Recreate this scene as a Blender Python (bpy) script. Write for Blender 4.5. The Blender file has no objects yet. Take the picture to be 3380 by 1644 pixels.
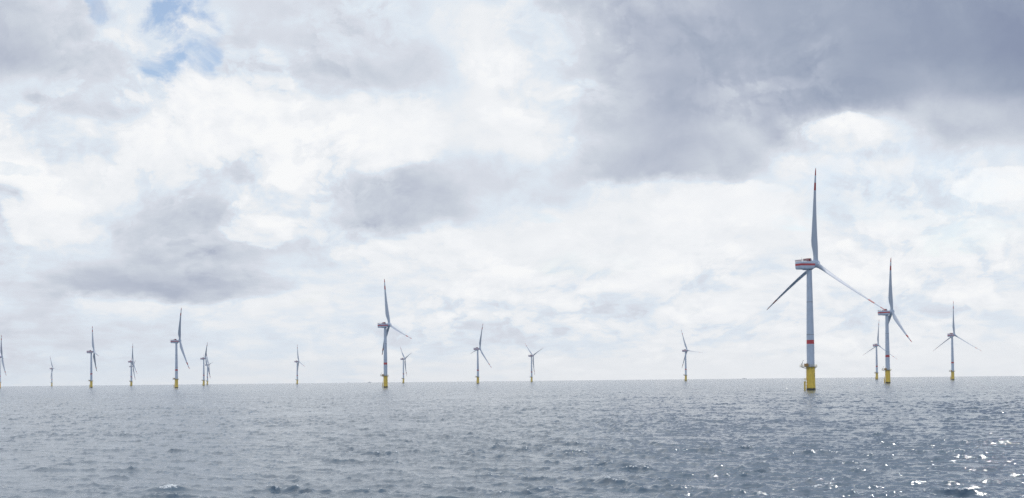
import bpy, bmesh, math, random
import numpy as np
from mathutils import Vector, Matrix
R_ = math.radians
sc = bpy.context.scene
col = sc.collection

# ------------------------------------------------------------------ camera
F_PX, W_PX = 4268.0, 3380.0
CAM_H = 9.41
PITCH, ROLL = R_(1.30), R_(0.591)
cam = bpy.data.cameras.new('camera')
cam.sensor_width = 36.0
cam.lens = 36.0 * F_PX / W_PX
cam.shift_y = 332.0 / W_PX
cam.clip_start = 0.5
cam.clip_end = 60000
cam_o = bpy.data.objects.new('camera', cam)
col.objects.link(cam_o)
cam_o.location = (0, 0, CAM_H)
cam_o.rotation_euler = (Matrix.Rotation(math.pi / 2 + PITCH, 4, 'X') @ Matrix.Rotation(-ROLL, 4, 'Z')).to_euler()
sc.camera = cam_o

# ------------------------------------------------------------------ render / exposure
sc.view_settings.view_transform = 'Standard'
sc.view_settings.look = 'None'
sc.view_settings.exposure = 0.0
sc.view_settings.gamma = 1.0
sc.render.engine = 'CYCLES'
sc.cycles.use_denoising = True
sc.cycles.denoising_prefilter = 'NONE'
sc.cycles.max_bounces = 6
sc.cycles.volume_bounces = 2
sc.cycles.volume_max_steps = 64
sc.render.film_transparent = False

# ------------------------------------------------------------------ sun
SUN_AZ, SUN_EL = R_(26), R_(46.5)
sun_dir = Vector((math.sin(SUN_AZ) * math.cos(SUN_EL), math.cos(SUN_AZ) * math.cos(SUN_EL), math.sin(SUN_EL)))
sun = bpy.data.lights.new('sun', 'SUN')
sun.energy = 1.5
sun.angle = R_(0.5)
sun.color = (1.0, 0.96, 0.9)
sun_o = bpy.data.objects.new('sun', sun)
sun_o.rotation_euler = sun_dir.to_track_quat('Z', 'Y').to_euler()
sun_o.location = (0, 0, 500)
col.objects.link(sun_o)


# ------------------------------------------------------------------ node helpers
class NT:
    def __init__(s, tree):
        s.t = tree; s.n = tree.nodes; s.l = tree.links
    def node(s, typ, **kw):
        n = s.n.new(typ)
        for k, v in kw.items(): setattr(n, k, v)
        return n
    def put(s, sock, v):
        if isinstance(v, bpy.types.NodeSocket): s.l.new(v, sock)
        elif v is not None: sock.default_value = v
    def m(s, op, a, b=None, c=None, clamp=False):
        n = s.node('ShaderNodeMath', operation=op); n.use_clamp = clamp
        s.put(n.inputs[0], a); s.put(n.inputs[1], b); s.put(n.inputs[2], c)
        return n.outputs[0]
    def vm(s, op, a, b=None, out=0):
        n = s.node('ShaderNodeVectorMath', operation=op)
        s.put(n.inputs[0], a); s.put(n.inputs[1], b)
        return n.outputs[out]
    def sep(s, v):
        n = s.node('ShaderNodeSeparateXYZ'); s.put(n.inputs[0], v); return n.outputs
    def comb(s, x, y, z):
        n = s.node('ShaderNodeCombineXYZ'); s.put(n.inputs[0], x); s.put(n.inputs[1], y); s.put(n.inputs[2], z); return n.outputs[0]
    def noise(s, v, scale, detail=4, rough=0.55, dist=0.0, lac=2.0):
        n = s.node('ShaderNodeTexNoise'); s.put(n.inputs['Vector'], v)
        n.inputs['Scale'].default_value = scale; n.inputs['Detail'].default_value = detail
        n.inputs['Roughness'].default_value = rough; n.inputs['Distortion'].default_value = dist
        n.inputs['Lacunarity'].default_value = lac
        return n.outputs
    def smooth(s, v, a, b, lo=0.0, hi=1.0):
        n = s.node('ShaderNodeMapRange', interpolation_type='SMOOTHSTEP')
        s.put(n.inputs[0], v)
        for i, x in enumerate((a, b, lo, hi)): n.inputs[1 + i].default_value = x
        return n.outputs[0]
    def lin(s, v, a, b, lo=0.0, hi=1.0):
        n = s.node('ShaderNodeMapRange')
        s.put(n.inputs[0], v)
        for i, x in enumerate((a, b, lo, hi)): n.inputs[1 + i].default_value = x
        return n.outputs[0]
    def mixf(s, f, a, b):
        n = s.node('ShaderNodeMix', data_type='FLOAT'); s.put(n.inputs[0], f); s.put(n.inputs[2], a); s.put(n.inputs[3], b)
        return n.outputs[0]
    def mixc(s, f, a, b, mode='MIX'):
        n = s.node('ShaderNodeMix', data_type='RGBA', blend_type=mode)
        s.put(n.inputs[0], f); s.put(n.inputs[6], a); s.put(n.inputs[7], b)
        return n.outputs[2]
    def ramp(s, v, stops, interp='LINEAR'):
        n = s.node('ShaderNodeValToRGB'); s.put(n.inputs[0], v)
        cr = n.color_ramp; cr.interpolation = interp
        while len(cr.elements) < len(stops): cr.elements.new(0.5)
        for e, (p, c) in zip(cr.elements, stops): e.position = p
        for e, (p, c) in zip(cr.elements, stops):
            e.color = c if len(c) == 4 else (*c, 1)
        return n.outputs[0]

def s2l(c):
    return tuple(((x / 255.0 + 0.055) / 1.055) ** 2.4 if x > 10 else x / 255 / 12.92 for x in c)

# ------------------------------------------------------------------ world: sky texture behind procedural clouds
world = bpy.data.worlds.new('World'); sc.world = world
world.use_nodes = True
wt = NT(world.node_tree)
wt.n.clear()
tc = wt.node('ShaderNodeTexCoord')
D = wt.vm('NORMALIZE', tc.outputs['Generated'])
dx, dy, dz = wt.sep(D)[:3]
az = wt.m('ARCTAN2', dx, dy)                       # 0 = the view direction, right positive
hl = wt.m('SQRT', wt.m('ADD', wt.m('MULTIPLY', dx, dx), wt.m('MULTIPLY', dy, dy)))
el = wt.m('ARCTAN2', dz, hl)
# cloud-deck perspective coordinates (a flat layer of cloud overhead)
zc = wt.m('ADD', wt.m('MAXIMUM', dz, 0.0), 0.075)
deck = wt.comb(wt.m('DIVIDE', dx, zc), wt.m('DIVIDE', dy, zc), 0.0)
elp = wt.m('MAXIMUM', el, 0.0)
ang = wt.comb(az, wt.m('ADD', wt.m('MULTIPLY', elp, 1.0), wt.m('MULTIPLY', wt.m('LOGARITHM', wt.m('ADD', elp, 0.012), math.e), 0.04)), 0.0)

# turbulence that breaks up the cloud layout: large billows and fine shreds
n1 = wt.sep(wt.noise(ang, 11.0, 6, 0.62)['Color'])
n2 = wt.sep(wt.noise(deck, 1.3, 6, 0.6)['Color'])
n3 = wt.noise(wt.vm('ADD', ang, (3.1, 7.7, 0)), 34.0, 8, 0.6)
wa = wt.m('ADD', wt.m('MULTIPLY', wt.m('SUBTRACT', n1[0], 0.5), 0.055), wt.m('MULTIPLY', wt.m('SUBTRACT', n2[0], 0.5), 0.03))
we = wt.m('ADD', wt.m('MULTIPLY', wt.m('SUBTRACT', n1[1], 0.5), 0.045), wt.m('MULTIPLY', wt.m('SUBTRACT', n2[1], 0.5), 0.016))
lowf = wt.smooth(el, 0.0, 0.09, 0.15, 1.0)
azw = wt.m('ADD', az, wt.m('MULTIPLY', wa, lowf))
elw = wt.m('ADD', el, wt.m('MULTIPLY', we, lowf))

# brightness of the cloud cover: one row per elevation (degrees), 28 azimuths from -21.6 to +21.6 deg
ROWS = [
 (0.0,  [7.2,7.2,7.3,7.3,7.4,7.5,7.6,7.7,7.8,7.9,8,8,8,8.1,8.2,8.2,8.3,8.3,8.4,8.4,8.5,8.5,8.5,8.5,8.5,8.5,8.5,8.5]),
 (1.0,  [6.6,6.7,6.8,6.8,7,7.2,7.4,7.6,7.6,7.7,7.8,7.9,8,8,8.1,8.1,8.2,8.3,8.3,8.3,8.3,8.4,8.4,8.4,8.4,8.4,8.4,8.4]),
 (2.1,  [5.6,6.1,6,6.3,6.5,7,7.3,7.5,7.5,7.3,7,7.3,7.3,7.2,7.2,7,7.3,7.5,7.7,7.7,7.8,7.8,7.8,7.8,7.8,7.8,7.7,7.7]),
 (3.3,  [7,6.6,7.4,7.8,8,8,8,8,8,8,8,8,7.8,7.8,8,8.1,7,7,7.5,8,8.2,8.2,8.1,8.1,8,8,8,8.1]),
 (3.45, [7,6.4,7.2,7.4,7.4,7.4,7.6,7.8,8,8,8,8,7.8,8,8,8.1,7,7,7.5,8,8.2,8.2,8.1,8.1,8,8,8,8.1]),
 (3.9,  [7,5.8,4.6,3.8,3.2,3.6,5.2,7,7.9,7.8,8,8.1,7.9,8.4,7.4,7.2,8,8.4,8.4,8.3,8.2,8.2,8.3,8.4,8.2,8,8,8.2]),
 (4.4,  [6.8,5.6,4.5,4.0,3.7,4.0,5.0,6.3,7.7,7.6,8,8.2,8,8.5,7.4,7.2,8.2,8.5,8.4,8.3,8.2,8.2,8.3,8.4,8.2,8,8,8.2]),
 (5.6,  [6.5,7.5,7,6,4.8,4.6,5,6,6.3,8,8,8.5,8.5,8.5,8.7,8.8,8.6,8.3,8.6,8.3,8.4,8.3,8.7,8.3,8,8,7.8,8.3]),
 (6.5,  [6,7.5,8,7,5.3,4.5,5.2,6.4,7.4,7.6,7.4,7.6,8.0,8.4,8.4,8.7,8.6,8.5,8.8,8.7,8.6,8.4,8.2,8,7.8,7.8,8.3,8.6]),
 (7.2,  [5.8,8.5,8.7,7.5,6.3,4.7,5.8,7,8.2,6,4.2,3.8,6,7.6,7.5,8.4,8.4,8,8.8,8.8,8.8,8.4,7.4,7.3,7.3,7.5,8.5,8.6]),
 (8.1,  [7.5,7.6,8.3,8,7.2,6.2,6.4,7.8,8.3,6,4.6,4.2,5.6,6.8,6.6,6.6,7.8,7.6,8.3,8.5,8.6,8.2,7.4,7.2,7.2,7.2,7.8,7.9]),
 (8.8,  [8.6,6.8,7.8,8,7.8,7.5,7,8.6,8.4,6.5,5.6,5.0,5.8,6.2,6,5.3,4.3,3.8,3.9,4.8,4.8,7.7,7.6,7.4,7.2,7.0,7.3,7.3]),
 (10.4, [8.3,8,8,8.3,8.9,8.9,9,8,8.3,8.8,9,8.9,8,8.3,8.0,6.9,5.6,4.4,3.7,4,4.6,3.8,7.6,8.2,6.8,4.8,4.3,3.9]),
 (12.0, [6.4,7,7,7,7.5,8.2,8.3,7.7,8.2,8,7.5,7.5,8,8.8,7.9,6.6,5.2,3.8,2.8,3.4,3.9,2.4,2,1.5,1.9,2.2,1.7,1]),
 (13.5, [3.6,4.1,5.6,6,7,7.8,7,7,7.5,5.6,4.9,5.4,7.5,9,7.8,6.4,5.0,3.9,2.8,2.5,2.5,2.3,2,1.5,1.2,1,.8,.3]),
 (15.0, [4.8,5.2,6.3,7.5,7.8,8.2,6.3,6.3,7,6,6.3,6.8,7.5,8.6,7.0,5.9,4.9,3.4,3,2.5,2.3,2,2,1.8,1.3,1.1,1,.5]),
 (16.6, [5.5,6,6.5,7,7.3,7.2,6.5,6.3,5.8,6,7,6.8,7.5,7.3,6.5,5,4.2,3.4,3,2.8,2.2,2,2,1.8,1.5,1.2,1,.6]),
 (22.0, [7.5,8,8.5,8.5,8.5,9,9.5,10,10,10,10,10,10,9.5,8,6.5,5,4.2,4,4,3.5,3,3,3,3,3,3,3]),
 (30.0, [9,9,9,9,9,9.5,10,10,10,10,10,10,10,9.5,9,8,7,6.5,6.5,6.5,6,6,6,6,6,6,6,6]),
]
uaz = wt.lin(azw, R_(-21.6), R_(21.6))
prev = None
for i, (e_, vals) in enumerate(ROWS):
    r = wt.ramp(uaz, [(k / 27.0, (v / 10.0,) * 3) for k, v in enumerate(vals)], 'CARDINAL')
    r = wt.node('ShaderNodeRGBToBW') if False else r
    if prev is None: prev = r
    else:
        f = wt.smooth(elw, R_(ROWS[i - 1][0]), R_(e_))
        prev = wt.mixc(f, prev, r)
lay = wt.sep(prev)[0]

# outside the part that is laid out, the same kind of broken cover carries on
gen = wt.noise(deck, 0.75, 5, 0.55)[0]
gen = wt.lin(gen, 0.3, 0.7, 0.45, 1.0)
outf = wt.m('MAXIMUM', wt.smooth(wt.m('ABSOLUTE', az), R_(25), R_(50)), wt.smooth(el, R_(32), R_(55)))
val = wt.mixf(outf, lay, gen)
warp = wt.vm('MULTIPLY', wt.vm('SUBTRACT', wt.noise(ang, 9.0, 3)['Color'], (0.5, 0.5, 0.5)), (0.07, 0.05, 0))
hp = wt.vm('ADD', wt.vm('MULTIPLY', ang, (1.0, 1.12, 1.0)), warp)
# single clouds that stand out: (azimuth, elevation, half width, half height, brightness, strength, edge softness)
CLOUDS = [(16.6, 8.2, 4.8, 1.5, 0.70, 0.75, 1.0),
          (-11.1, 7.1, 1.34, 1.41, 0.84, 0.75, 0.35),
          (-13.1, 10.96, 2.55, 1.68, 0.93, 0.6, 0.9),
          (-5.4, 10.99, 2.55, 1.61, 0.99, 0.7, 0.8),
          (-10.0, 9.51, 1.48, 1.28, 0.95, 0.65, 0.7),
          (-19.2, 7.23, 1.74, 1.28, 0.95, 0.7, 0.5),
          (-20.9, 9.08, 1.14, 1.01, 0.94, 0.6, 0.5),
          (10.0, 7.37, 3.09, 1.01, 0.93, 0.8, 0.35),
          (20.6, 7.86, 1.61, 0.67, 0.95, 0.85, 0.3),
          (16.6, 6.02, 1.48, 0.6, 0.9, 0.5, 0.5),
          (11.5, 12.48, 1.74, 0.3, 0.42, 0.5, 0.9),
          (14.6, 10.24, 1.74, 0.83, 0.93, 0.8, 0.5),
          (1.3, 12.0, 1.5, 2.8, 0.93, 0.4, 1.8),
          (-6.8, 13.9, 2.55, 1.48, 0.52, 0.6, 1.2),
          (-4.6, 7.6, 3.09, 1.01, 0.4, 0.55, 2.4),
          (-14.1, 4.02, 4.03, 0.56, 0.36, 0.7, 1.2),
          (-14.8, 6.84, 2.68, 1.48, 0.47, 0.6, 1.2),
          (-1.2, 4.81, 2.01, 0.81, 0.9, 0.5, 0.6),
          (-10.5, 3.38, 1.21, 0.3, 0.86, 0.5, 0.5),
          (-2.8, 4.02, 1.07, 0.27, 0.88, 0.5, 0.5),
          (6.2, 5.1, 1.61, 0.74, 0.92, 0.5, 0.6),
          (17.1, 3.13, 2.28, 0.67, 0.85, 0.4, 0.8)]

ahW = wt.m('ADD', az, wt.m('MULTIPLY', wa, wt.m('MULTIPLY', lowf, 0.45)))
ehW = wt.m('ADD', el, wt.m('MULTIPLY', we, wt.m('MULTIPLY', lowf, 0.45)))
fr1 = wt.noise(wt.vm('ADD', ang, (5.0, 2.0, 0)), 9.0, 2, 0.5)[0]
fr2 = wt.noise(wt.vm('ADD', hp, (1.0, 4.0, 0)), 24.0, 9, 0.64)[0]
frag = wt.m('ADD', wt.m('MULTIPLY', wt.m('SUBTRACT', fr1, 0.5), 5.0), wt.m('MULTIPLY', wt.m('SUBTRACT', fr2, 0.5), 4.2))
for (a_, e_, ra, re_, tv, st_, so_) in CLOUDS:
    qa = wt.m('MULTIPLY', wt.m('SUBTRACT', ahW, R_(a_)), 1 / R_(ra)); qe = wt.m('MULTIPLY', wt.m('SUBTRACT', ehW, R_(e_)), 1 / R_(re_))
    q = wt.m('SUBTRACT', 1.0, wt.m('ADD', wt.m('MULTIPLY', qa, qa), wt.m('MULTIPLY', qe, qe)))
    q = wt.smooth(wt.m('ADD', q, wt.m('MULTIPLY', frag, 0.8)), -so_ * 0.7, so_ * 0.7)
    val = wt.mixf(wt.m('MULTIPLY', q, st_), val, tv)
# fine structure: puffs in the bright cloud, softer in the dark
puff = wt.m('SUBTRACT', n3[0], 0.5)
bill = wt.m('SUBTRACT', wt.noise(wt.vm('ADD', ang, wt.vm('MULTIPLY', wt.noise(ang, 20.0, 4)['Color'], (0.06, 0.04, 0))), 17.0, 7, 0.58)[0], 0.5)
# heaped cloud: the same billow field read twice, the second a little higher up, lights tops and shades undersides
def heap(v):
    vo = wt.node('ShaderNodeTexVoronoi', feature='SMOOTH_F1', voronoi_dimensions='2D'); vo.normalize = True
    wt.put(vo.inputs['Vector'], v); vo.inputs['Scale'].default_value = 26.0; vo.inputs['Detail'].default_value = 5.0
    vo.inputs['Roughness'].default_value = 0.62; vo.inputs['Smoothness'].default_value = 0.35
    return wt.m('SUBTRACT', wt.m('MULTIPLY', wt.noise(v, 12.0, 8, 0.58)[0], 0.95), wt.m('MULTIPLY', vo.outputs['Distance'], 0.42))
hA = heap(hp)
hB = heap(wt.vm('ADD', hp, (0.005, 0.013, 0)))
hA = wt.m('ADD', hA, 0.17); hB = wt.m('ADD', hB, 0.17)
relief = wt.m('SUBTRACT', hA, hB)
edge = wt.m('SUBTRACT', wt.smooth(hA, 0.50, 0.545), 0.5)
amp = wt.smooth(val, 0.15, 0.8, 0.26, 0.50)
amp = wt.m('MULTIPLY', amp, wt.smooth(wt.noise(ang, 5.0, 2)[0], 0.42, 0.6, 0.45, 1.5))
amp = wt.m('MULTIPLY', amp, wt.smooth(el, 0.005, 0.05, 0.5, 1.15))
det = wt.m('ADD', wt.m('MULTIPLY', puff, 0.22), wt.m('MULTIPLY', bill, 0.42))
det = wt.m('ADD', det, wt.m('ADD', wt.m('MULTIPLY', relief, 1.15), wt.m('MULTIPLY', edge, 0.09)))
# rows of small flat-based cloud far off, foreshortened towards the horizon
rows = wt.noise(wt.vm('ADD', wt.vm('MULTIPLY', wt.comb(az, el, 0.0), (1.0, 3.6, 1.0)), wt.vm('MULTIPLY', warp, (0.3, 0.3, 0))), 21.0, 7, 0.6)[0]
rowm = wt.m('MULTIPLY', wt.smooth(el, 0.004, 0.02), wt.smooth(el, 0.13, 0.07))
val = wt.m('ADD', val, wt.m('MULTIPLY', wt.m('SUBTRACT', wt.smooth(rows, 0.38, 0.62), 0.5), wt.m('MULTIPLY', rowm, 0.10)))
val = wt.m('ADD', val, wt.m('MULTIPLY', det, amp))
CC = [(0.0, (138, 149, 174)), (0.1, (149, 160, 182)), (0.2, (163, 173, 192)), (0.3, (177, 185, 202)), (0.4, (191, 198, 212)), (0.5, (203, 210, 221)),
      (0.6, (215, 220, 230)), (0.7, (222, 231, 241)), (0.8, (236, 239, 243)), (0.9, (243, 245, 248)), (1.0, (249, 250, 251))]
ccol = wt.ramp(val, [(p, s2l(c)) for p, c in CC])
# holes in the cover: (azimuth, elevation, half width, half height, openness)
HOLES = [(-14.7, 16.6, 1.7, 1.9, 1.35), (-15.2, 14.4, 1.3, 1.8, 1.2), (-13.2, 14.7, 0.9, 1.4, 0.9), (-17.7, 16.0, 0.6, 0.9, 0.6),
         (16.4, 7.9, 5.4, 1.9, 0.22), (12.8, 7.0, 2.0, 0.7, 0.6), (19.5, 5.9, 3.2, 0.8, 0.35), (-20.9, 9.0, 0.9, 0.25, 0.3), (1.2, 7.1, 1.3, 0.35, 0.35), (3.3, 5.0, 2.0, 0.6, 0.18), (-8.3, 3.5, 1.6, 0.4, 0.22)]
hole = None
for (a_, e_, ra, re_, s_) in HOLES:
    qa = wt.m('MULTIPLY', wt.m('SUBTRACT', azw, R_(a_)), 1 / R_(ra)); qe = wt.m('MULTIPLY', wt.m('SUBTRACT', elw, R_(e_)), 1 / R_(re_))
    q = wt.m('SUBTRACT', 1.0, wt.m('ADD', wt.m('MULTIPLY', qa, qa), wt.m('MULTIPLY', qe, qe)))
    q = wt.m('MULTIPLY', wt.smooth(wt.m('ADD', q, wt.m('MULTIPLY', frag, 0.7)), -0.15, 0.75), s_)
    hole = q if hole is None else wt.m('MAXIMUM', hole, q)
wisp = wt.noise(wt.vm('ADD', ang, (1.3, 0.2, 0)), 16.0, 9, 0.66, 0.6)[0]
wisp = wt.lin(wisp, 0.44, 0.64, 0.0, 1.1)
hole = wt.m('MULTIPLY', hole, wt.m('SUBTRACT', 1.15, wisp), clamp=True)
openback = wt.m('MULTIPLY', wt.smooth(wt.noise(deck, 0.9, 5, 0.6)[0], 0.40, 0.56), wt.m('MULTIPLY', outf, 0.95))
openback = wt.m('MULTIPLY', openback, wt.smooth(dy, 0.45, -0.25))
hole = wt.m('MAXIMUM', hole, openback)
sky = wt.node('ShaderNodeTexSky', sky_type='NISHITA')
sky.sun_disc = False
sky.sun_elevation = SUN_EL
sky.sun_rotation = SUN_AZ
sky.air_density = 1.0; sky.dust_density = 1.2; sky.ozone_density = 2.0
bg1 = wt.node('ShaderNodeBackground'); wt.put(bg1.inputs[0], sky.outputs[0]); bg1.inputs[1].default_value = 0.108
bg2 = wt.node('ShaderNodeBackground'); wt.put(bg2.inputs[0], ccol); # cloud behind the viewer faces the sun and is brighter
wt.put(bg2.inputs[1], wt.smooth(dy, 0.3, -0.6, 1.0, 1.8))
mx = wt.node('ShaderNodeMixShader'); wt.put(mx.inputs[0], hole); wt.l.new(bg2.outputs[0], mx.inputs[1]); wt.l.new(bg1.outputs[0], mx.inputs[2])
wo = wt.node('ShaderNodeOutputWorld'); wt.l.new(mx.outputs[0], wo.inputs[0])
world.cycles.sampling_method = 'MANUAL'
world.cycles.sample_map_resolution = 1024

RE = 7.4e6                                             # earth radius with refraction: the sea curves away
def sea_z(x, y): return -(x * x + y * y) / (2 * RE)

# ------------------------------------------------------------------ the sea
def build_sea():
    rng = np.random.default_rng(7)
    # directions: fine steps ahead of the viewer, coarse behind
    fine = np.arctan(np.linspace(math.tan(R_(-27)), math.tan(R_(27)), 1500))
    coarse = np.linspace(R_(27), R_(333), 180)[1:-1]
    azs = np.concatenate([fine, coarse])
    # distances: steps that widen with distance
    rs = list(np.linspace(4, 88, 40))
    d = 90.0
    while d < 13200:
        rs.append(d); d += 0.28 * (d / 100.0) ** 1.06
    rs = np.array(rs)
    nr, na = len(rs), len(azs)
    A, Rr = np.meshgrid(azs, rs)
    X0 = (Rr * np.sin(A)).astype(np.float64); Y0 = (Rr * np.cos(A)).astype(np.float64)
    drow = np.gradient(rs)
    dl = rs * (fine[1] - fine[0])
    # wind sea: waves run from far right towards the viewer's left
    wdir = math.pi + (math.pi / 2 - R_(32))
    N = 260
    lam = np.exp(rng.uniform(math.log(0.5), math.log(26), N))
    k = 2 * np.pi / lam
    lp = 8.0; kp = 2 * np.pi / lp
    S = k ** -3.0 * np.exp(-1.25 * (kp / k) ** 2)      # times k for the log spacing
    S = S * k
    amp = np.sqrt(S); amp *= (0.25 / 4) / math.sqrt(np.sum(amp ** 2) / 2)
    amp = amp * (0.8 + 1.0 * np.clip((k / 3.0), 0, 1))
    spread = 0.42 + 0.40 * np.clip(np.log(k / kp) / 2.5, 0, 1)
    th = wdir + rng.normal(0, 1, N) * spread
    kx, ky = k * np.cos(th), k * np.sin(th)
    ph = rng.uniform(0, 2 * np.pi, N)
    Z = np.zeros_like(X0); ZL = np.zeros_like(X0); DX = np.zeros_like(X0); DY = np.zeros_like(X0); J = np.zeros_like(X0)
    nf = len(fine)
    for i in range(N):
        # fade each wave out where the mesh gets too coarse to carry it
        st = np.maximum(abs(ky[i]) * drow * 0.8, abs(kx[i]) * dl * 0.8)
        w = np.clip((5.5 - st) / 2.5, 0, 1)
        hi = int(np.max(np.nonzero(w)[0], initial=0)) + 1
        if w.max() <= 0: continue
        p = (kx[i] * X0[:hi] + ky[i] * Y0[:hi] + ph[i]).astype(np.float32)
        a = (amp[i] * w[:hi])[:, None]
        s_, c_ = np.sin(p), np.cos(p)
        (ZL if lam[i] > 4.5 else Z)[:hi] += a * s_
        DX[:hi] += a * (kx[i] / k[i]) * c_; DY[:hi] += a * (ky[i] / k[i]) * c_
        J[:hi] += a * k[i] * s_
    # wind gusts roughen some patches more than others
    gust = np.zeros_like(X0)
    for i in range(14):
        L = rng.uniform(25, 160); t = rng.uniform(0, 6.28)
        gust += np.sin((X0 * math.cos(t) + Y0 * math.sin(t)) * 6.28 / L + rng.uniform(0, 6.28))
    gust = np.clip(1 + gust * 0.06, 0.6, 1.45)
    # short waves stand steeper on the crests of the long ones and lie down in the troughs
    env = np.clip(1 + 0.45 * ZL / (ZL.std() + 1e-6), 0.5, 2.2)
    Z = Z * gust * env + ZL * gust; J *= gust * env
    DX *= 0.6 + 0.4 * env; DY *= 0.6 + 0.4 * env
    # a few steep crests that break, ahead of the viewer (x, y, width, height)
    foam = np.zeros_like(X0)
    for (bx, by, bw, bh) in CRESTS:
        t = R_(8) if bh > 0.4 else rng.normal(0, R_(15))
        u = (X0 - bx) * math.cos(t) + (Y0 - by) * math.sin(t); v = -(X0 - bx) * math.sin(t) + (Y0 - by) * math.cos(t)
        g = np.exp(-(u / bw) ** 2 - (np.where(v < 0, v / (bw * 0.34), v / (bw * 0.9))) ** 2)
        Z += bh * g
        foam = np.maximum(foam, np.exp(-((u - bw * 0.15) / (bw * 0.55)) ** 2 - ((v + 0.12) / (bw * 0.24)) ** 2) * (1.0 if bh > 0.45 else 0.62))
    chop = 0.9
    X = X0 + DX * chop; Y = Y0 + DY * chop
    foam = np.maximum(foam, np.clip((J - 0.92) * 2.2, 0, 1) * (rs < 400)[:, None])
    Z = Z - (X * X + Y * Y) / (2 * RE)
    co = np.stack([X, Y, Z], -1).reshape(-1, 3).astype(np.float32)
    nv = nr * na
    idx = np.arange(nv).reshape(nr, na)
    nxt = np.roll(idx, -1, axis=1)
    q = np.stack([idx[:-1], nxt[:-1], nxt[1:], idx[1:]], -1).reshape(-1, 4)
    # centre fan closes the disc under the viewer
    cen = nv
    co = np.concatenate([co, np.array([[0, 0, 0]], np.float32)])
    tri = np.stack([idx[0], np.full(na, cen), nxt[0]], -1)
    me = bpy.data.meshes.new('sea')
    nl = q.size + tri.size
    me.vertices.add(len(co)); me.vertices.foreach_set('co', co.ravel())
    me.loops.add(nl); me.loops.foreach_set('vertex_index', np.concatenate([q.ravel(), tri.ravel()]).astype(np.int32))
    npoly = len(q) + len(tri)
    me.polygons.add(npoly)
    ls = np.concatenate([np.arange(len(q)) * 4, q.size + np.arange(len(tri)) * 3]).astype(np.int32)
    me.polygons.foreach_set('loop_start', ls)
    me.polygons.foreach_set('use_smooth', np.ones(npoly, dtype=bool))
    me.update(calc_edges=True)
    a2 = me.attributes.new('coarse', 'FLOAT', 'POINT')   # where the mesh is too coarse to carry the metre-long waves
    cv = np.repeat(np.clip((rs - 180) / 900.0, 0, 1), na)
    a2.data.foreach_set('value', np.concatenate([cv, [0]]).astype(np.float32))
    at = me.attributes.new('foam', 'FLOAT', 'POINT')
    at.data.foreach_set('value', np.concatenate([foam.ravel(), [0]]).astype(np.float32))
    ob = bpy.data.objects.new('sea', me); col.objects.link(ob)
    ob['kind'] = 'structure'
    return ob

def px_to_sea(px, py, h=CAM_H):
    """a point of the flat sea seen at a photo pixel"""
    u = px - W_PX / 2; v = 1644 / 2 + 332.0 - py
    c, s = math.cos(-ROLL), math.sin(-ROLL)
    u, v = u * c - v * s, u * s + v * c
    c, s = math.cos(PITCH), math.sin(PITCH)
    dX, dY, dZ = u, F_PX * c - v * s, F_PX * s + v * c
    t = h / -dZ
    return dX * t, dY * t

CRESTS = []
for (px, py, w, h) in [(545, 1622, 2.1, 0.60), (230, 1606, 0.6, 0.12), (218, 1533, 1.1, 0.32), (940, 1622, 1.2, 0.22), (460, 1552, 1.8, 0.34), (150, 1553, 1.8, 0.3), (2260, 1616, 2.1, 0.4),
                       (2615, 1545, 1.2, 0.22), (2690, 1610, 2.3, 0.30), (3200, 1612, 1.5, 0.3), (2120, 1614, 1.8, 0.25), (1780, 1620, 1.6, 0.3), (1265, 1500, 1.6, 0.28), (1610, 1575, 1.8, 0.3)]:
    x, y = px_to_sea(px, py); CRESTS.append((x, y, w, h))

def sea_material():
    m = bpy.data.materials.new('sea_water'); m.use_nodes = True
    t = NT(m.node_tree); t.n.clear()
    g = t.node('ShaderNodeNewGeometry'); pos = g.outputs['Position']
    fo = t.node('ShaderNodeAttribute', attribute_name='foam').outputs['Fac']
    # wind ripples, longer across the wind
    rot = t.node('ShaderNodeMapping'); t.put(rot.inputs[0], pos)
    rot.inputs['Rotation'].default_value = (0, 0, R_(-25)); rot.inputs['Scale'].default_value = (0.8, 1.25, 1.0)
    p2 = rot.outputs[0]
    r1 = t.noise(p2, 1.5, 5, 0.62, 0.3)[0]
    r2 = t.noise(p2, 4.2, 4, 0.6, 0.2)[0]
    r0 = t.noise(p2, 0.32, 3, 0.5)[0]
    hgt = t.m('ADD', t.m('MULTIPLY', r1, 0.068), t.m('ADD', t.m('MULTIPLY', r2, 0.014), t.m('MULTIPLY', r0, 0.07)))
    co = t.node('ShaderNodeAttribute', attribute_name='coarse').outputs['Fac']
    r00 = t.noise(p2, 0.13, 3, 0.6)[0]
    hgt = t.m('ADD', hgt, t.m('MULTIPLY', co, t.m('ADD', t.m('MULTIPLY', r0, 0.55), t.m('MULTIPLY', r00, 1.7))))
    bp = t.node('ShaderNodeBump'); bp.inputs['Strength'].default_value = 1.0; bp.inputs['Distance'].default_value = 1.0
    t.put(bp.inputs['Height'], hgt)
    fn = t.noise(pos, 3.5, 6, 0.7, 0.8)[0]
    fm = t.smooth(t.m('MULTIPLY', fo, t.lin(fn, 0.35, 0.65, 0.2, 1.5)), 0.42, 0.72)
    wcol = t.mixc(t.smooth(r0, 0.35, 0.7), (0.048, 0.096, 0.148, 1), (0.062, 0.116, 0.172, 1))
    pr = t.node('ShaderNodeBsdfPrincipled')
    t.put(pr.inputs['Base Color'], t.mixc(fm, wcol, (0.72, 0.75, 0.77, 1)))
    t.put(pr.inputs['Roughness'], t.mixf(fm, 0.09, 0.7))
    pr.inputs['IOR'].default_value = 1.62
    t.l.new(bp.outputs[0], pr.inputs['Normal'])
    o = t.node('ShaderNodeOutputMaterial'); t.l.new(pr.outputs[0], o.inputs[0])
    return m

sea = build_sea()
sea.data.materials.append(sea_material())

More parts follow.
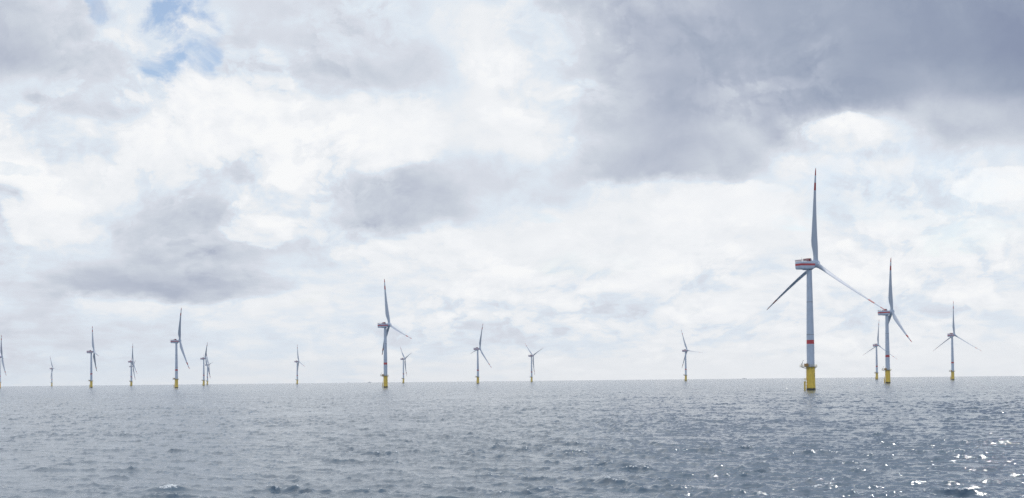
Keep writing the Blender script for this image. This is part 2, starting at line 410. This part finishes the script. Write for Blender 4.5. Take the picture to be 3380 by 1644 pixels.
# ------------------------------------------------------------------ materials of the turbines
def mat(name, base, rough=0.5, var=0.06, scale=0.6, streak=0.0, extra=None, metal=0.0):
    m = bpy.data.materials.new(name); m.use_nodes = True
    t = NT(m.node_tree); t.n.clear()
    tc = t.node('ShaderNodeTexCoord'); p = tc.outputs['Object']
    n = t.noise(p, scale, 5, 0.6)[0]
    c = t.mixc(t.smooth(n, 0.3, 0.7), tuple(x * (1 - var) for x in base) + (1,), tuple(min(1, x * (1 + var)) for x in base) + (1,))
    if streak:
        mp = t.node('ShaderNodeMapping'); t.put(mp.inputs[0], p); mp.inputs['Scale'].default_value = (2.2, 2.2, 0.12)
        s = t.smooth(t.noise(mp.outputs[0], 1.0, 5, 0.65)[0], 0.5, 0.72)
        c = t.mixc(t.m('MULTIPLY', s, streak), c, (0.20, 0.15, 0.09, 1))
    if extra: c = extra(t, p, c)
    pr = t.node('ShaderNodeBsdfPrincipled')
    t.put(pr.inputs['Base Color'], c); pr.inputs['Roughness'].default_value = rough; pr.inputs['Metallic'].default_value = metal
    o = t.node('ShaderNodeOutputMaterial'); t.l.new(pr.outputs[0], o.inputs[0])
    return m

GREY = (0.50, 0.565, 0.68)
RED = (0.52, 0.04, 0.055)
def band(axis, ranges, colr=RED):
    def f(t, p, c):
        x = t.sep(p)[axis]
        for a, b in ranges:
            k = t.m('MULTIPLY', t.m('GREATER_THAN', x, a), t.m('LESS_THAN', x, b))
            c = t.mixc(k, c, (*colr, 1))
        return c
    return f
def growth(t, p, c):
    x, y, z = t.sep(p)[:3]
    n = t.noise(p, 1.2, 5)[0]
    k = t.smooth(t.m('ADD', z, t.m('MULTIPLY', t.m('SUBTRACT', n, 0.5), 1.8)), 1.9, 1.0)
    c = t.mixc(k, c, (0.035, 0.04, 0.03, 1))
    # dark identification marks on the side away from the boat landing
    def box(x0, x1, z0, z1):
        return t.m('MULTIPLY', t.m('MULTIPLY', t.m('GREATER_THAN', x, x0), t.m('LESS_THAN', x, x1)),
                   t.m('MULTIPLY', t.m('GREATER_THAN', z, z0), t.m('LESS_THAN', z, z1)))
    for (z0, z1) in ((10.6, 11.25), (9.7, 10.35), (8.8, 9.45)):
        k = t.m('MULTIPLY', box(1.75, 2.15, z0, z1), t.m('LESS_THAN', y, 0.0))
        c = t.mixc(k, c, (0.04, 0.04, 0.05, 1))
    return c
M = {
 'tower': mat('light_grey_tower_paint', GREY, 0.42, 0.07, 0.25, 0.20, band(2, [(30.4, 33.0)])),
 'blade': mat('light_grey_blade_coat', (0.44, 0.49, 0.58), 0.38, 0.04, 0.15, 0.0, band(2, [(48.2, 53.2), (58.0, 64.0)], (0.38, 0.03, 0.04))),
 'nacelle': mat('light_grey_nacelle_shell', GREY, 0.45, 0.05, 0.4, 0.06, band(2, [(-0.95, 0.40)])),
 'hub': mat('light_grey_hub_shell', GREY, 0.40, 0.04, 0.5),
 'yellow': mat('yellow_foundation_paint', (0.84, 0.57, 0.07), 0.5, 0.08, 0.5, 0.30, growth),
 'yellow2': mat('yellow_steel_tube', (0.72, 0.50, 0.04), 0.5, 0.1, 1.0, 0.3),
 'deck': mat('galvanised_deck', (0.30, 0.27, 0.20), 0.6, 0.15, 1.0),
 'rail': mat('yellow_railing_steel', (0.50, 0.38, 0.10), 0.5, 0.1, 1.0),
 'box': mat('ochre_container_paint', (0.40, 0.20, 0.06), 0.55, 0.12, 1.0),
 'dark': mat('dark_steel', (0.10, 0.11, 0.13), 0.5, 0.1, 1.0),
 'redbox': mat('dark_red_cooler_casing', (0.30, 0.04, 0.045), 0.5, 0.1, 1.0),
 'redrail': mat('red_and_white_railing', (0.72, 0.60, 0.60), 0.5, 0.05, 1.0),
 'growth': mat('dark_marine_growth', (0.03, 0.035, 0.028), 0.8, 0.3, 2.0),
}

# ------------------------------------------------------------------ mesh helpers
def new_obj(name, bm, m, parent=None, smooth=False):
    bmesh.ops.recalc_face_normals(bm, faces=bm.faces)
    me = bpy.data.meshes.new(name); bm.to_mesh(me); bm.free()
    me.materials.append(m)
    if smooth:
        for p in me.polygons: p.use_smooth = True
        me.set_sharp_from_angle(angle=R_(40))
    o = bpy.data.objects.new(name, me); col.objects.link(o)
    o.parent = parent
    return o
def box(bm, x0, x1, y0, y1, z0, z1):
    vs = [bm.verts.new(c) for c in ((x0, y0, z0), (x1, y0, z0), (x1, y1, z0), (x0, y1, z0), (x0, y0, z1), (x1, y0, z1), (x1, y1, z1), (x0, y1, z1))]
    for f in ((0, 3, 2, 1), (4, 5, 6, 7), (0, 1, 5, 4), (1, 2, 6, 5), (2, 3, 7, 6), (3, 0, 4, 7)):
        bm.faces.new([vs[i] for i in f])
def ring_loft(bm, rings, cap=True):
    vr = [[bm.verts.new(c) for c in r] for r in rings]
    n = len(vr[0])
    for a, b in zip(vr, vr[1:]):
        for i in range(n): bm.faces.new((a[i], a[(i + 1) % n], b[(i + 1) % n], b[i]))
    if cap:
        bm.faces.new(vr[0][::-1]); bm.faces.new(vr[-1])
def tube(bm, p0, p1, r, r1=None, n=8):
    p0, p1 = Vector(p0), Vector(p1); r1 = r if r1 is None else r1
    d = (p1 - p0).normalized(); u = d.orthogonal().normalized(); v = d.cross(u)
    ring_loft(bm, [[p + (u * math.cos(a) + v * math.sin(a)) * rr for a in [2 * math.pi * i / n for i in range(n)]] for p, rr in ((p0, r), (p1, r1))])
def lathe(bm, prof, n=40, axis='Z'):
    rings = []
    for r, h in prof:
        ring = []
        for i in range(n):
            a = 2 * math.pi * i / n; x, y = r * math.cos(a), r * math.sin(a)
            ring.append((x, y, h) if axis == 'Z' else (x, h, y))
        rings.append(ring)
    ring_loft(bm, rings)

# ------------------------------------------------------------------ one wind turbine
HUB_H, OVER, TILT, CONE = 82.8, 6.0, R_(6.1), R_(2.4)
BLADE_R = 63.0
DECK_Z = 15.6

def blade_mesh():
    """along +Z from the hub centre; leading edge towards +Y (into the wind), feathered"""
    bm = bmesh.new()
    st = [  # r, chord, thickness ratio, twist deg
        (1.7, 3.1, 1.0, 0), (3.2, 3.1, 1.0, 0), (5.5, 3.3, 0.86, 14), (8.5, 3.9, 0.62, 13), (12.0, 4.8, 0.46, 11), (15.5, 4.9, 0.40, 9), (20, 4.5, 0.36, 7), (26, 3.9, 0.34, 5),
        (33, 3.2, 0.32, 3.5), (40, 2.6, 0.31, 2.4), (47, 2.1, 0.30, 1.5), (53, 1.65, 0.30, 1), (58, 1.25, 0.30, 0.3), (61, 0.9, 0.30, 0), (62.5, 0.5, 0.30, 0), (63.0, 0.16, 0.3, 0)]
    NP = 28
    rings = []
    for r, ch, tr, tw in st:
        bend = 2.1 * (r / BLADE_R) ** 2.4             # pre-bend into the wind
        rnd = min(1, max(0, (tr - 0.40) / 0.58))      # 1 = round root
        ring = []
        le = 0.5 * rnd + 0.32 * (1 - rnd)
        for i in range(NP):
            a = 2 * math.pi * i / NP
            xc = 0.5 * (1 - math.cos(a))              # 0 at LE, 1 at TE
            half = 5 * tr * (0.2969 * math.sqrt(max(xc, 0)) - 0.126 * xc - 0.3516 * xc ** 2 + 0.2843 * xc ** 3 - 0.1036 * xc ** 4)
            af_t = (half if a < math.pi else -half * 0.75) * ch
            af_c = (le - xc) * ch
            ci_t = math.sin(a) * 0.5 * ch * min(1, tr * 1.0); ci_c = math.cos(a) * 0.5 * ch
            c_ = ci_c * rnd + af_c * (1 - rnd); t_ = ci_t * rnd + af_t * (1 - rnd)
            tt = R_(tw)
            y = c_ * math.cos(tt) - t_ * math.sin(tt); x = c_ * math.sin(tt) + t_ * math.cos(tt)
            ring.append((x, y + bend, r))
        rings.append(ring)
    ring_loft(bm, rings)
    return bm

def round_rect(w, h, r, y, zc=0.0, n=5):
    pts = []
    for cx, cz, a0 in ((w / 2 - r, h / 2 - r, 0), (-w / 2 + r, h / 2 - r, 90), (-w / 2 + r, -h / 2 + r, 180), (w / 2 - r, -h / 2 + r, 270)):
        for i in range(n + 1):
            a = R_(a0 + 90 * i / n); pts.append((cx + r * math.cos(a), y, zc + cz + r * math.sin(a)))
    return pts

root = bpy.data.objects.new('wind_turbine', None); col.objects.link(root)
root.empty_display_size = 5
# foundation
bm = bmesh.new()
lathe(bm, [(2.95, -14), (2.95, -0.6), (2.95, 1.0), (2.78, 4.5), (2.70, DECK_Z - 0.55), (2.95, DECK_Z - 0.5), (2.95, DECK_Z - 0.3)], 48)
foundation = new_obj('foundation', bm, M['yellow'], root, True)
# tower: its foot stands on the foundation flange
bm = bmesh.new()
prof = [(2.75, DECK_Z - 0.3), (2.75, DECK_Z - 0.1), (2.50, DECK_Z - 0.08)]
for i in range(1, 13):
    z = DECK_Z + (79.3 - DECK_Z) * i / 12
    r = 2.50 + (1.66 - 2.50) * max(0, (z - 30) / 50) ** 1.1
    prof.append((r, z))
lathe(bm, prof, 48)
tower = new_obj('tower', bm, M['tower'], root, True)
for z in (36.5, 58.0):                               # flange seams between the tower sections
    bm = bmesh.new()
    r = 2.50 + (1.66 - 2.50) * max(0, (z - 30) / 50) ** 1.1
    lathe(bm, [(r + 0.01, z - 0.12), (r + 0.05, z - 0.06), (r + 0.05, z + 0.06), (r - 0.01, z + 0.12)], 48)
    new_obj('flange_seam', bm, M['dark'], tower, True)
bm = bmesh.new()                                     # tower door with a small step
box(bm, -2.62, -2.46, -0.45, 0.45, DECK_Z + 0.25, DECK_Z + 2.4)
door = new_obj('door', bm, M['dark'], tower)
# platform: round deck that reaches out to the left as a laydown area
def deck_outline(k=0.0):
    pts = []
    for i in range(40):
        a = 2 * math.pi * i / 40
        x, y = (4.15 + k) * math.cos(a), (4.15 + k) * math.sin(a)
        if x < 0: x *= 1.75; 
        if x < -4.5: y = math.copysign(min(abs(y), 3.2), y)
        pts.append((x, y))
    return pts
bm = bmesh.new()
o_ = deck_outline()
for z0, z1, s in ((DECK_Z - 0.28, DECK_Z + 0.0, 1.0),):
    ring_loft(bm, [[(x * s, y * s, z0) for x, y in o_], [(x * s, y * s, z1) for x, y in o_]])
for a in range(0, 360, 45):                           # brackets below the deck
    L = 6.4 if 120 < a < 240 else 3.9
    tube(bm, (2.6 * math.cos(R_(a)), 2.6 * math.sin(R_(a)), DECK_Z - 1.5), (L * math.cos(R_(a)), L * math.sin(R_(a)), DECK_Z - 0.32), 0.13)
platform = new_obj('platform', bm, M['deck'], root)
bm = bmesh.new()
ro = [(x * 0.985, y * 0.985) for x, y in o_]
for i in range(40):
    a, b = ro[i], ro[(i + 1) % 40]
    for z in (0.55, 1.1): tube(bm, (*a, DECK_Z + z), (*b, DECK_Z + z), 0.045, n=5)
    if i % 2 == 0: tube(bm, (*a, DECK_Z), (*a, DECK_Z + 1.12), 0.05, n=5)
railing = new_obj('railing', bm, M['rail'], platform)
bm = bmesh.new()
box(bm, -4.6, -2.35, -3.1, -1.3, DECK_Z + 0.02, DECK_Z + 1.75)
box(bm, -4.7, -2.25, -3.2, -1.2, DECK_Z + 1.75, DECK_Z + 1.9)
container = new_obj('equipment_box', bm, M['box'], platform)
bm = bmesh.new()
tube(bm, (-6.0, -1.0, DECK_Z), (-6.0, -1.0, DECK_Z + 1.5), 0.22)
tube(bm, (-6.0, -1.0, DECK_Z + 1.4), (-5.2, -1.2, DECK_Z + 4.0), 0.16, 0.1)
tube(bm, (-5.2, -1.2, DECK_Z + 4.0), (-4.8, -1.3, DECK_Z + 4.2), 0.1)
tube(bm, (-6.5, -0.9, DECK_Z + 1.6), (-5.6, -1.1, DECK_Z + 1.9), 0.2)
crane = new_obj('crane', bm, M['dark'], platform)
# boat landing
bm = bmesh.new()
for y in (-1.25, 0.35):
    tube(bm, (-4.3, y, -6), (-4.3, y, 5.9), 0.24, n=10)
    for z in (1.0, 3.2, 5.2): tube(bm, (-4.3, y, z), (-2.6, y * 0.8, z), 0.14)
box(bm, -4.45, -2.66, -1.5, 0.9, 6.9, 7.05)
for x, y in ((-4.4, -1.45), (-4.4, 0.85), (-3.4, -1.45), (-3.4, 0.85)): tube(bm, (x, y, 7.0), (x, y, 8.1), 0.06, n=5)
for z in (7.55, 8.1):
    tube(bm, (-4.4, -1.45, z), (-4.4, 0.85, z), 0.05, n=5); tube(bm, (-4.4, -1.45, z), (-2.8, -1.45, z), 0.05, n=5)
landing = new_obj('boat_landing', bm, M['yellow2'], root)
bm = bmesh.new()
for y in (-0.72, -0.18): tube(bm, (-3.75, y, -2), (-3.75, y, 7.0), 0.06, n=5)
for i in range(22): tube(bm, (-3.75, -0.72, -0.8 + i * 0.35), (-3.75, -0.18, -0.8 + i * 0.35), 0.035, n=5)
for y in (-0.72, -0.18): tube(bm, (-3.1, y, 7.0), (-3.1, y, DECK_Z - 0.3), 0.06, n=5)
for i in range(22): tube(bm, (-3.1, -0.72, 7.2 + i * 0.38), (-3.1, -0.18, 7.2 + i * 0.38), 0.035, n=5)
ladder = new_obj('ladder', bm, M['yellow2'], landing)

# nacelle (local origin at hub height on the tower axis; +Y faces the wind)
bm = bmesh.new()
ring_loft(bm, [round_rect(4.9, 3.3, 0.8, -9.9, -0.25), round_rect(5.9, 4.7, 0.7, -9.6, -0.55), round_rect(6.2, 5.2, 0.7, -8.9, -0.7), round_rect(6.2, 5.2, 0.7, -3.0, -0.7), round_rect(6.2, 5.2, 0.9, 1.2, -0.7),
               round_rect(5.4, 4.6, 1.7, 2.3, -0.45), round_rect(4.7, 4.4, 2.0, 3.2, -0.2)])
ring_loft(bm, [round_rect(3.2, 0.5, 0.2, -4.6, -3.5), round_rect(3.2, 0.5, 0.2, -1.9, -3.5)])
nacelle = new_obj('nacelle', bm, M['nacelle'], root, True)
bm = bmesh.new()
lathe(bm, [(2.0, -3.65), (2.0, -3.1)], 36)
yaw_ring = new_obj('yaw_ring', bm, M['dark'], nacelle, True)
bm = bmesh.new()                                     # cooler box behind a sloping fairing
box(bm, -2.3, 2.3, -3.0, -0.9, 1.86, 3.55)
box(bm, -2.45, 2.45, -3.2, -0.7, 3.55, 3.75)
cooler = new_obj('cooler', bm, M['redbox'], nacelle)
bm = bmesh.new()
ring_loft(bm, [[(x, -0.68, 1.85), (x, 0.55, 1.85), (x, -0.35, 3.7), (x, -0.68, 3.85)] for x in (-2.5, 2.5)])
fairing = new_obj('fairing', bm, M['hub'], nacelle)
bm = bmesh.new()
rp = [(-2.8, -9.4), (-2.8, -7.8), (-2.8, -6.2), (-2.8, -4.6), (-2.8, -3.3), (2.8, -3.3), (2.8, -4.6), (2.8, -6.2), (2.8, -7.8), (2.8, -9.4), (0, -9.6)]
for i, a in enumerate(rp):
    b = rp[(i + 1) % len(rp)]
    tube(bm, (*a, 1.7), (*a, 2.95), 0.07, n=5)
    for z in (2.3, 2.95): tube(bm, (*a, z), (*b, z), 0.06, n=5)
box(bm, -2.85, 2.85, -9.75, -9.62, 1.95, 2.95)
rail2 = new_obj('hoist_railing', bm, M['redrail'], nacelle)
bm = bmesh.new()
tube(bm, (1.2, -7.6, 1.85), (1.2, -7.6, 4.2), 0.05, n=5); tube(bm, (0.8, -7.6, 3.9), (1.6, -7.6, 3.9), 0.05, n=5)
new_obj('wind_sensor', bm, M['dark'], nacelle)
bm = bmesh.new()
tube(bm, (-1.6, -4.6, 1.85), (-1.6, -4.6, 3.3), 0.12, n=6)
new_obj('antenna', bm, M['dark'], nacelle)
bm = bmesh.new()
box(bm, -0.6, 0.8, -4.6, -3.9, 1.86, 2.7)
vent = new_obj('roof_hatch', bm, M['dark'], nacelle)

# hub, tilted with the rotor
bm = bmesh.new()
lathe(bm, [(1.9, -3.0), (2.35, -2.5), (2.55, -1.4), (2.6, 0), (2.5, 0.9), (2.15, 1.8), (1.55, 2.45), (0.8, 2.8), (0.1, 2.9)], 36, 'Y')
hub = new_obj('hub', bm, M['hub'], root, True)
bm = bmesh.new()
for k in range(3):
    a = 2 * math.pi * k / 3
    rm = Matrix.Rotation(a, 3, 'Y')
    tube(bm, rm @ Vector((0, 0, 1.2)), rm @ Vector((0, 0, 2.75)), 1.78, n=28)
collar = new_obj('blade_collar', bm, M['hub'], hub, True)
blades = [new_obj('blade', blade_mesh(), M['blade'], root, True)]
for _ in range(2):
    c = blades[0].copy(); col.objects.link(c); blades.append(c)

FIX = [foundation, tower, platform, landing]
def copy_tree(o, parent):
    c = o.copy(); col.objects.link(c); c.parent = parent
    for ch in [x for x in o.children]: copy_tree(ch, c)
    return c
TURB = [
 # x, y, rotor angle, yaw, label
 (196, 849, 3.2, 58.6, 'nearest and by far the largest turbine, its near blade reaching over the turbine behind it'),
 (437, 1505, 7.1, 91.8, 'second largest turbine on the right, with the big turbine\'s blade tip crossing its nacelle'),
 (815, 2393, 1.3, 56.5, 'turbine farthest to the right, rotor spread like an upside-down Y with nothing behind it'),
 (885, 3139, 5.8, 56.9, 'small turbine whose right blade passes behind the tower of a larger turbine beside it'),
 (475, 3539, -22.3, 60.4, 'lone small turbine left of the largest turbine, one blade pointing level to the right'),
 (61, 4066, -51.1, 59.6, 'small turbine with its rotor spread like a letter Y, in the middle of the horizon'),
 (-82, 3089, 19.3, 60.9, 'mid-sized turbine in the middle, between two small turbines with Y-shaped rotors'),
 (-371, 4410, -47.7, 65.0, 'small Y-shaped turbine just right of the large turbine in the centre left'),
 (-168, 1715, -10.0, 62.1, 'large turbine left of the centre with one blade half hidden behind its tower'),
 (-785, 4722, -10.6, 65.4, 'thin distant turbine standing alone left of the large centre turbine, one pale blade'),
 (-593, 2284, 24.8, 65.4, 'largest turbine of the left group, top blade leaning right and a red-tipped blade hanging down'),
 (-944, 3958, 40.9, 67.9, 'left and nearer one of two overlapping turbines, its blade crossing the other\'s rotor'),
 (-1264, 5363, -38.9, 64.4, 'right and farther one of two overlapping turbines, its rotor crossed by the nearer blade'),
 (-1285, 4361, 15.1, 67.5, 'nearer turbine of the pair standing one exactly behind the other, top blade upright'),
 (-1648, 5601, 66.7, 64.9, 'farther turbine hidden behind another tower, only its nacelle and rotor showing'),
 (-969, 2977, -18.6, 67.8, 'mid-sized turbine in the left part with a dark blade hanging beside its tower'),
 (-2141, 6014, -21.7, 39.9, 'faintest and smallest turbine, far off on the hazy left horizon'),
 (-1364, 3441, 24.9, 68.0, 'turbine at the very left edge of the view, its tower cut by the frame'),
]
def place(rt, x, y, az, psi, label, mv):
    rt.location = (x, y, sea_z(x, y))
    rt['label'] = label; rt['category'] = 'wind turbine'; rt['group'] = 'offshore wind turbines standing in the sea'
    nac, hb, bl = mv
    yaw = Matrix.Rotation(-R_(psi), 4, 'Z')
    nm = Matrix.Translation((0, 0, HUB_H)) @ yaw @ Matrix.Rotation(R_(2.0), 4, 'X')
    nac.matrix_local = nm
    hm = Matrix.Translation((0, 0, HUB_H)) @ yaw @ Matrix.Rotation(TILT, 4, 'X') @ Matrix.Translation((0, OVER, 0)) @ Matrix.Rotation(R_(az), 4, 'Y')
    hb.matrix_local = hm
    for k, b in enumerate(bl):
        b.matrix_local = hm @ Matrix.Rotation(k * 2 * math.pi / 3, 4, 'Y') @ Matrix.Rotation(-CONE, 4, 'X') @ Matrix.Rotation(R_(2), 4, 'Z')
for i, (x, y, az_, psi, label) in enumerate(TURB):
    if i == 0:
        first = (root, [foundation, tower, platform, landing], nacelle, hub, blades); continue
    rt = root.copy(); col.objects.link(rt)
    for o in FIX: copy_tree(o, rt)
    n_ = copy_tree(nacelle, rt); h_ = copy_tree(hub, rt)
    bl = []
    for b in blades:
        c = b.copy(); col.objects.link(c); c.parent = rt; bl.append(c)
    place(rt, x, y, az_, psi, label, (n_, h_, bl))
for b in blades: b.parent = root
x, y, az_, psi, label = TURB[0]
place(root, x, y, az_, psi, label, (nacelle, hub, blades))

# ------------------------------------------------------------------ ships on the horizon
ship_dark = mat('grey_blue_hull_paint', (0.34, 0.37, 0.42), 0.5, 0.1, 0.2)
ship_white = mat('white_superstructure_paint', (0.6, 0.6, 0.6), 0.5, 0.05, 0.2)
def ship(px, dist, L, hgt, rev, label):
    a = math.atan((px - W_PX / 2) / F_PX)
    x, y = dist * math.sin(a), dist * math.cos(a)
    r = bpy.data.objects.new('ship', None); col.objects.link(r)
    r.location = (x, y, sea_z(x, y)); r.rotation_euler = (0, 0, R_(8) + (math.pi if rev else 0) - a)
    r['label'] = label; r['category'] = 'ship'; r['group'] = 'ships far off on the horizon'
    B = L * 0.09
    bm = bmesh.new()
    secs = [(-0.5, 0.8, 0.55), (-0.4, 1, 0.5), (0.2, 1, 0.5), (0.38, 0.75, 0.62), (0.5, 0.06, 0.8)]
    ring_loft(bm, [[(s * L, -B * w * 0.7, -2), (s * L, B * w * 0.7, -2), (s * L, B * w, hgt * h_), (s * L, -B * w, hgt * h_)] for s, w, h_ in secs])
    new_obj('hull', bm, ship_dark, r)
    bm = bmesh.new()
    box(bm, -0.12 * L, 0.16 * L, -B * 0.8, B * 0.8, hgt * 0.5, hgt * 0.95)
    box(bm, -0.03 * L, 0.10 * L, -B * 0.7, B * 0.7, hgt * 0.95, hgt * 1.25)
    box(bm, -0.40 * L, -0.30 * L, -B * 0.5, B * 0.5, hgt * 0.5, hgt * 1.05)
    new_obj('superstructure', bm, ship_white, r)
    bm = bmesh.new(); tube(bm, (0.02 * L, 0, hgt * 1.2), (0.02 * L, 0, hgt * 2.0), 0.7, 0.3)
    new_obj('mast', bm, ship_dark, r)
ship(1219, 10200, 27, 5.2, False, 'tiny grey ship with a mast on the horizon, just left of the large centre turbine')
ship(1149, 10600, 16, 3.0, True, 'smallest faint ship on the horizon, left of the ship with the mast')
ship(2455, 10000, 36, 3.6, True, 'tiny low ship on the horizon left of the largest turbine')

# ------------------------------------------------------------------ haze: an even body of sea air
bm = bmesh.new()
box(bm, -7000, 7000, -2000, 13500, -26, 160)
hz = bpy.data.materials.new('sea_haze'); hz.use_nodes = True
ht = NT(hz.node_tree); ht.n.clear()
pv = ht.node('ShaderNodeVolumePrincipled')
pv.inputs['Color'].default_value = (1.0, 1.0, 1.0, 1)
pv.inputs['Density'].default_value = 0.000023
pv.inputs['Anisotropy'].default_value = 0.6
ho = ht.node('ShaderNodeOutputMaterial'); ht.l.new(pv.outputs[0], ho.inputs['Volume'])
haze = new_obj('haze', bm, hz)
haze['kind'] = 'stuff'
